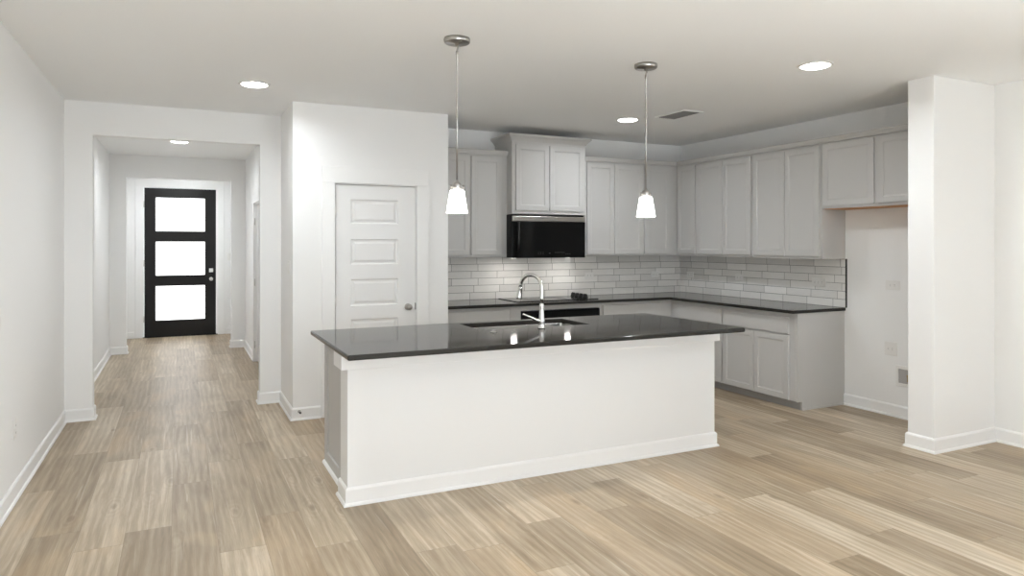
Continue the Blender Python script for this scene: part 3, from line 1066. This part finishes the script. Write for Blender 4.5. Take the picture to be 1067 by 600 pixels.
# ------------------------------------------------------------------ pendants
def pendant(x, y, label):
    r = thing('pendant_lamp', (x, y, ZC), label, 'pendant lamp', 'pendant lamps over the island')
    t = Matrix.Translation((x, y, 0))
    b = NB(); lathe(b, [(0.077, ZC - 0.001), (0.079, ZC - 0.012), (0.077, ZC - 0.024), (0.070, ZC - 0.030), (0.014, ZC - 0.032), (0.012, ZC - 0.044), (0.0, ZC - 0.045)], 40, t)
    obj('canopy', b, M['nickel'], r)
    b = NB()
    tube(b, [(x + 0.004, y, ZC - 0.043), (x + 0.006, y, ZC - 0.052), (x, y, ZC - 0.075)], [0.005, 0.006, 0.005], 10)
    lathe(b, [(0.008, ZC - 0.075), (0.008, ZC - 0.095), (0.0055, ZC - 0.10), (0.0055, 2.28), (0.0072, 2.275), (0.0072, 2.255), (0.0055, 2.25), (0.0055, 1.885)], 14, t)
    obj('rod', b, M['nickel'], r)
    b = NB()
    lathe(b, [(0.007, 1.90), (0.010, 1.885), (0.024, 1.876), (0.026, 1.868), (0.026, 1.838), (0.0, 1.838)], 28, t)
    tube(b, [(x - 0.042, y, 1.856), (x + 0.042, y, 1.856)], 0.0045, 10)
    for s in (-1, 1):
        lathe(b, [(0.0065, 1.845), (0.0065, 1.867), (0.0, 1.868)], 12, Matrix.Translation((x + s * 0.040, y, 0)))
    obj('socket', b, M['nickel'], r)
    b = NB(); lathe(b, [(0.012, 1.836), (0.041, 1.836), (0.044, 1.832), (0.064, 1.704), (0.063, 1.700), (0.060, 1.701), (0.040, 1.828), (0.012, 1.830)], 40, t)
    obj('shade', b, M['shade'], r)
    d = bpy.data.lights.new('pendant_bulb', 'POINT')
    d.energy = PEND_POWER
    d.color = (1, 0.96, 0.90)
    d.shadow_soft_size = 0.025
    L = bpy.data.objects.new('pendant_bulb', d)
    C.objects.link(L)
    L.parent = r
    L.location = (0, 0, 1.75 - ZC)
    return r


p1 = pendant(1.486, 3.853, 'pendant lamp with lit glass shade, in front of the pantry corner')
p2 = dup(p1, (2.862, 3.853, ZC), 'pendant lamp with lit glass shade, nearer the fridge space')

# ------------------------------------------------------------------ recessed lights
def can(x, y, label):
    r = thing('recessed_light', (x, y, ZC), label, 'ceiling light', 'recessed ceiling lights')
    t = Matrix.Translation((x, y, 0))
    b = NB(); lathe(b, [(0.118, ZC - 0.0005), (0.118, ZC - 0.004), (0.112, ZC - 0.007), (0.096, ZC - 0.008), (0.093, ZC - 0.004), (0.093, ZC - 0.0005)], 40, t)
    obj('trim_ring', b, M['plate'], r)
    b = NB(); lathe(b, [(0.093, ZC - 0.003), (0.090, ZC - 0.009), (0.070, ZC - 0.015), (0.040, ZC - 0.019), (0.0, ZC - 0.021)], 40, t)
    tag(obj('lens', b, M['lens'], r), 'glowing white lens')
    L = area_light('recessed_glow', (0, 0, -0.026), (0, 0, 0), 0.15, 0.15, CAN_POWER, (0.90, 0.955, 1.0), 'DISK', math.radians(165))
    L.parent = r
    return r


c0 = can(0.511, 5.624, 'lit round recessed ceiling light before the hall archway')
dup(c0, (3.925, 3.371, ZC), 'lit round recessed ceiling light in front of the stub wall')
dup(c0, (3.974, 5.646, ZC), 'lit round recessed ceiling light beside the ceiling vent')
dup(c0, (-0.01, 9.16, ZC), 'lit round recessed ceiling light inside the entry hall')
dup(c0, (0.0, 11.75, ZC), 'added recessed ceiling light, unseen, brightening the front door lobby')  # added lamp, out of view, to brighten the lobby
dup(c0, (0.511, 3.30, ZC), 'lit recessed ceiling light out over the living area')
dup(c0, (2.2, 0.6, ZC), 'added recessed ceiling light, unseen, over the living area by the windows')  # extra lamp added behind the frame for more room light

# ------------------------------------------------------------------ ceiling vent
vt = thing('ceiling_vent', (4.245, 5.205, ZC), 'white ceiling air vent with dark slots', 'vent')
b = NB(); cells(b, [4.125, 4.150, 4.340, 4.365], [4.995, 5.020, 5.390, 5.415], {(1, 1)}, ZC - 0.010, ZC - 0.0005, bev=0.003, seg=1)
obj('frame', b, M['plate'], vt)
b = NB(); box(b, 4.150, 5.020, ZC - 0.003, 4.340, 5.390, ZC - 0.0005)  # flat plate, the shade of the duct put into its colour
tag(obj('duct_shade_plate', b, M['ventdark'], vt), 'dark plate in place of the shaded duct')
for k in range(8):
    x = 4.162 + k * 0.0237
    b = NB()
    m = Matrix.Translation((x, 0, ZC - 0.007)) @ Matrix.Rotation(0.75, 4, 'Y')
    box(b, -0.007, 5.020, -0.0007, 0.007, 5.390, 0.0007, m)
    obj('slat', b, M['ventdark'], vt)

# ------------------------------------------------------------------ outlets and switches
def outlet(m, wdt, hgt, label, kind='outlet', n=2, along='u'):
    root = thing('wall_outlet' if kind == 'outlet' else 'light_switch', m @ Vector((0, 0, 0)), label, 'outlet' if kind == 'outlet' else 'switch', 'white wall plates')
    b = NB(); rings(b, -wdt / 2, -hgt / 2, wdt / 2, hgt / 2, [(0, 0), (0, 0.004), (0.003, 0.006)], m)
    obj('plate', b, M['plate'], root)
    for k in range(n):
        o = (k - (n - 1) / 2) * 0.042
        cu, cw = (o, 0) if along == 'u' else (0, o)
        b = NB()
        if kind == 'outlet':
            rings(b, cu - 0.016, cw - 0.014, cu + 0.016, cw + 0.014, [(0, 0.005), (0, 0.008), (0.003, 0.009)], m)
            f = obj('receptacle', b, M['plate'], root)
            b = NB()
            if along == 'u':
                for s in (-0.006, 0.006):
                    box(b, cu - 0.005, cw + s - 0.001, 0.0088, cu + 0.005, cw + s + 0.001, 0.0095, m)
            else:
                for s in (-0.006, 0.006):
                    box(b, cu + s - 0.001, cw - 0.005, 0.0088, cu + s + 0.001, cw + 0.005, 0.0095, m)
            obj('slots', b, M['slot'], f)
        else:
            rings(b, cu - 0.016, cw - 0.032, cu + 0.016, cw + 0.032, [(0, 0.005), (0, 0.009), (0.004, 0.011)], m)
            obj('rocker', b, M['plate'], root)
    return root


outlet(FB(4.302, YT - 0.0005, 1.145), 0.118, 0.074, 'white outlet on backsplash tile nearest the cooktop knobs')
outlet(FB(5.245, YT - 0.0005, 1.140), 0.118, 0.074, 'white outlet on cooktop-wall tile close to the corner')
outlet(FR(XT - 0.0005, 6.70, 1.135), 0.118, 0.074, 'white outlet on side-wall tile next to the corner')
outlet(FR(XT - 0.0005, 5.875, 1.138), 0.118, 0.074, 'white outlet midway along the side-wall tile')
outlet(FR(XT - 0.0005, 4.805, 1.139), 0.160, 0.078, 'wide white outlet on tile by the backsplash end', n=3)
outlet(FR(XR - 0.0005, 4.035, 1.152), 0.140, 0.082, 'white outlet high on the fridge space wall')
outlet(FR(XR - 0.0005, 4.055, 0.591), 0.118, 0.118, 'square white outlet lower on the fridge space wall', n=2)
outlet(FL(XL + 0.0005, 4.975, 0.418), 0.072, 0.116, 'white outlet low on the long plain wall', along='w')
outlet(FL(XL + 0.0005, 4.56, 1.10), 0.115, 0.116, 'white double switch on the long plain wall', kind='switch')
outlet(frame((0.87 - 0.0005, 6.36, 1.31), (0, -1, 0), (-1, 0, 0)), 0.075, 0.118, 'white switch on pantry wall beside the archway', kind='switch', n=1)
outlet(FB(0.755, YD - 0.0005, 1.29), 0.075, 0.118, 'white switch beside the black front door', kind='switch', n=1)

# water supply box in the fridge space wall
wb = thing('water_supply_box', (XR, 3.90, 0.36), 'white recessed water box low on fridge space wall', 'water box')
m = FR(XR - 0.0005, 3.90, 0.365)
b = NB(); cells(b, [-0.105, -0.078, 0.078, 0.105], [-0.090, -0.062, 0.062, 0.090], {(1, 1)}, 0, 0.010, m, bev=0.002, seg=1)
obj('frame', b, M['plate'], wb)
b = NB(); box(b, -0.078, -0.062, 0.0004, 0.078, 0.062, 0.002, m)
tag(obj('recess', b, M['boxgrey'], wb), 'grey inside of the box')
b = NB()
lathe(b, [(0.010, -0.04), (0.010, 0.0), (0.014, 0.005), (0.014, 0.02), (0.0, 0.02)], 16, Matrix.Translation((XR - 0.012, 3.885, 0.365)))
obj('valve', b, M['brass'], wb)

# spring door stop on the pantry baseboard
ds = thing('door_stop', (0.922, 6.146, 0.07), 'small dark door stop on the pantry baseboard', 'door stop')
b = NB(); lathe(b, [(0.013, 0.0), (0.013, 0.004), (0.006, 0.008), (0.006, 0.050)], 16, FB(0.922, 6.148, 0.075))
obj('spring', b, M['nickel'], ds)
b = NB(); lathe(b, [(0.009, 0.050), (0.009, 0.062), (0.0, 0.063)], 16, FB(0.922, 6.148, 0.075))
tag(obj('bumper', b, M['rubber'], ds), 'dark rubber tip')
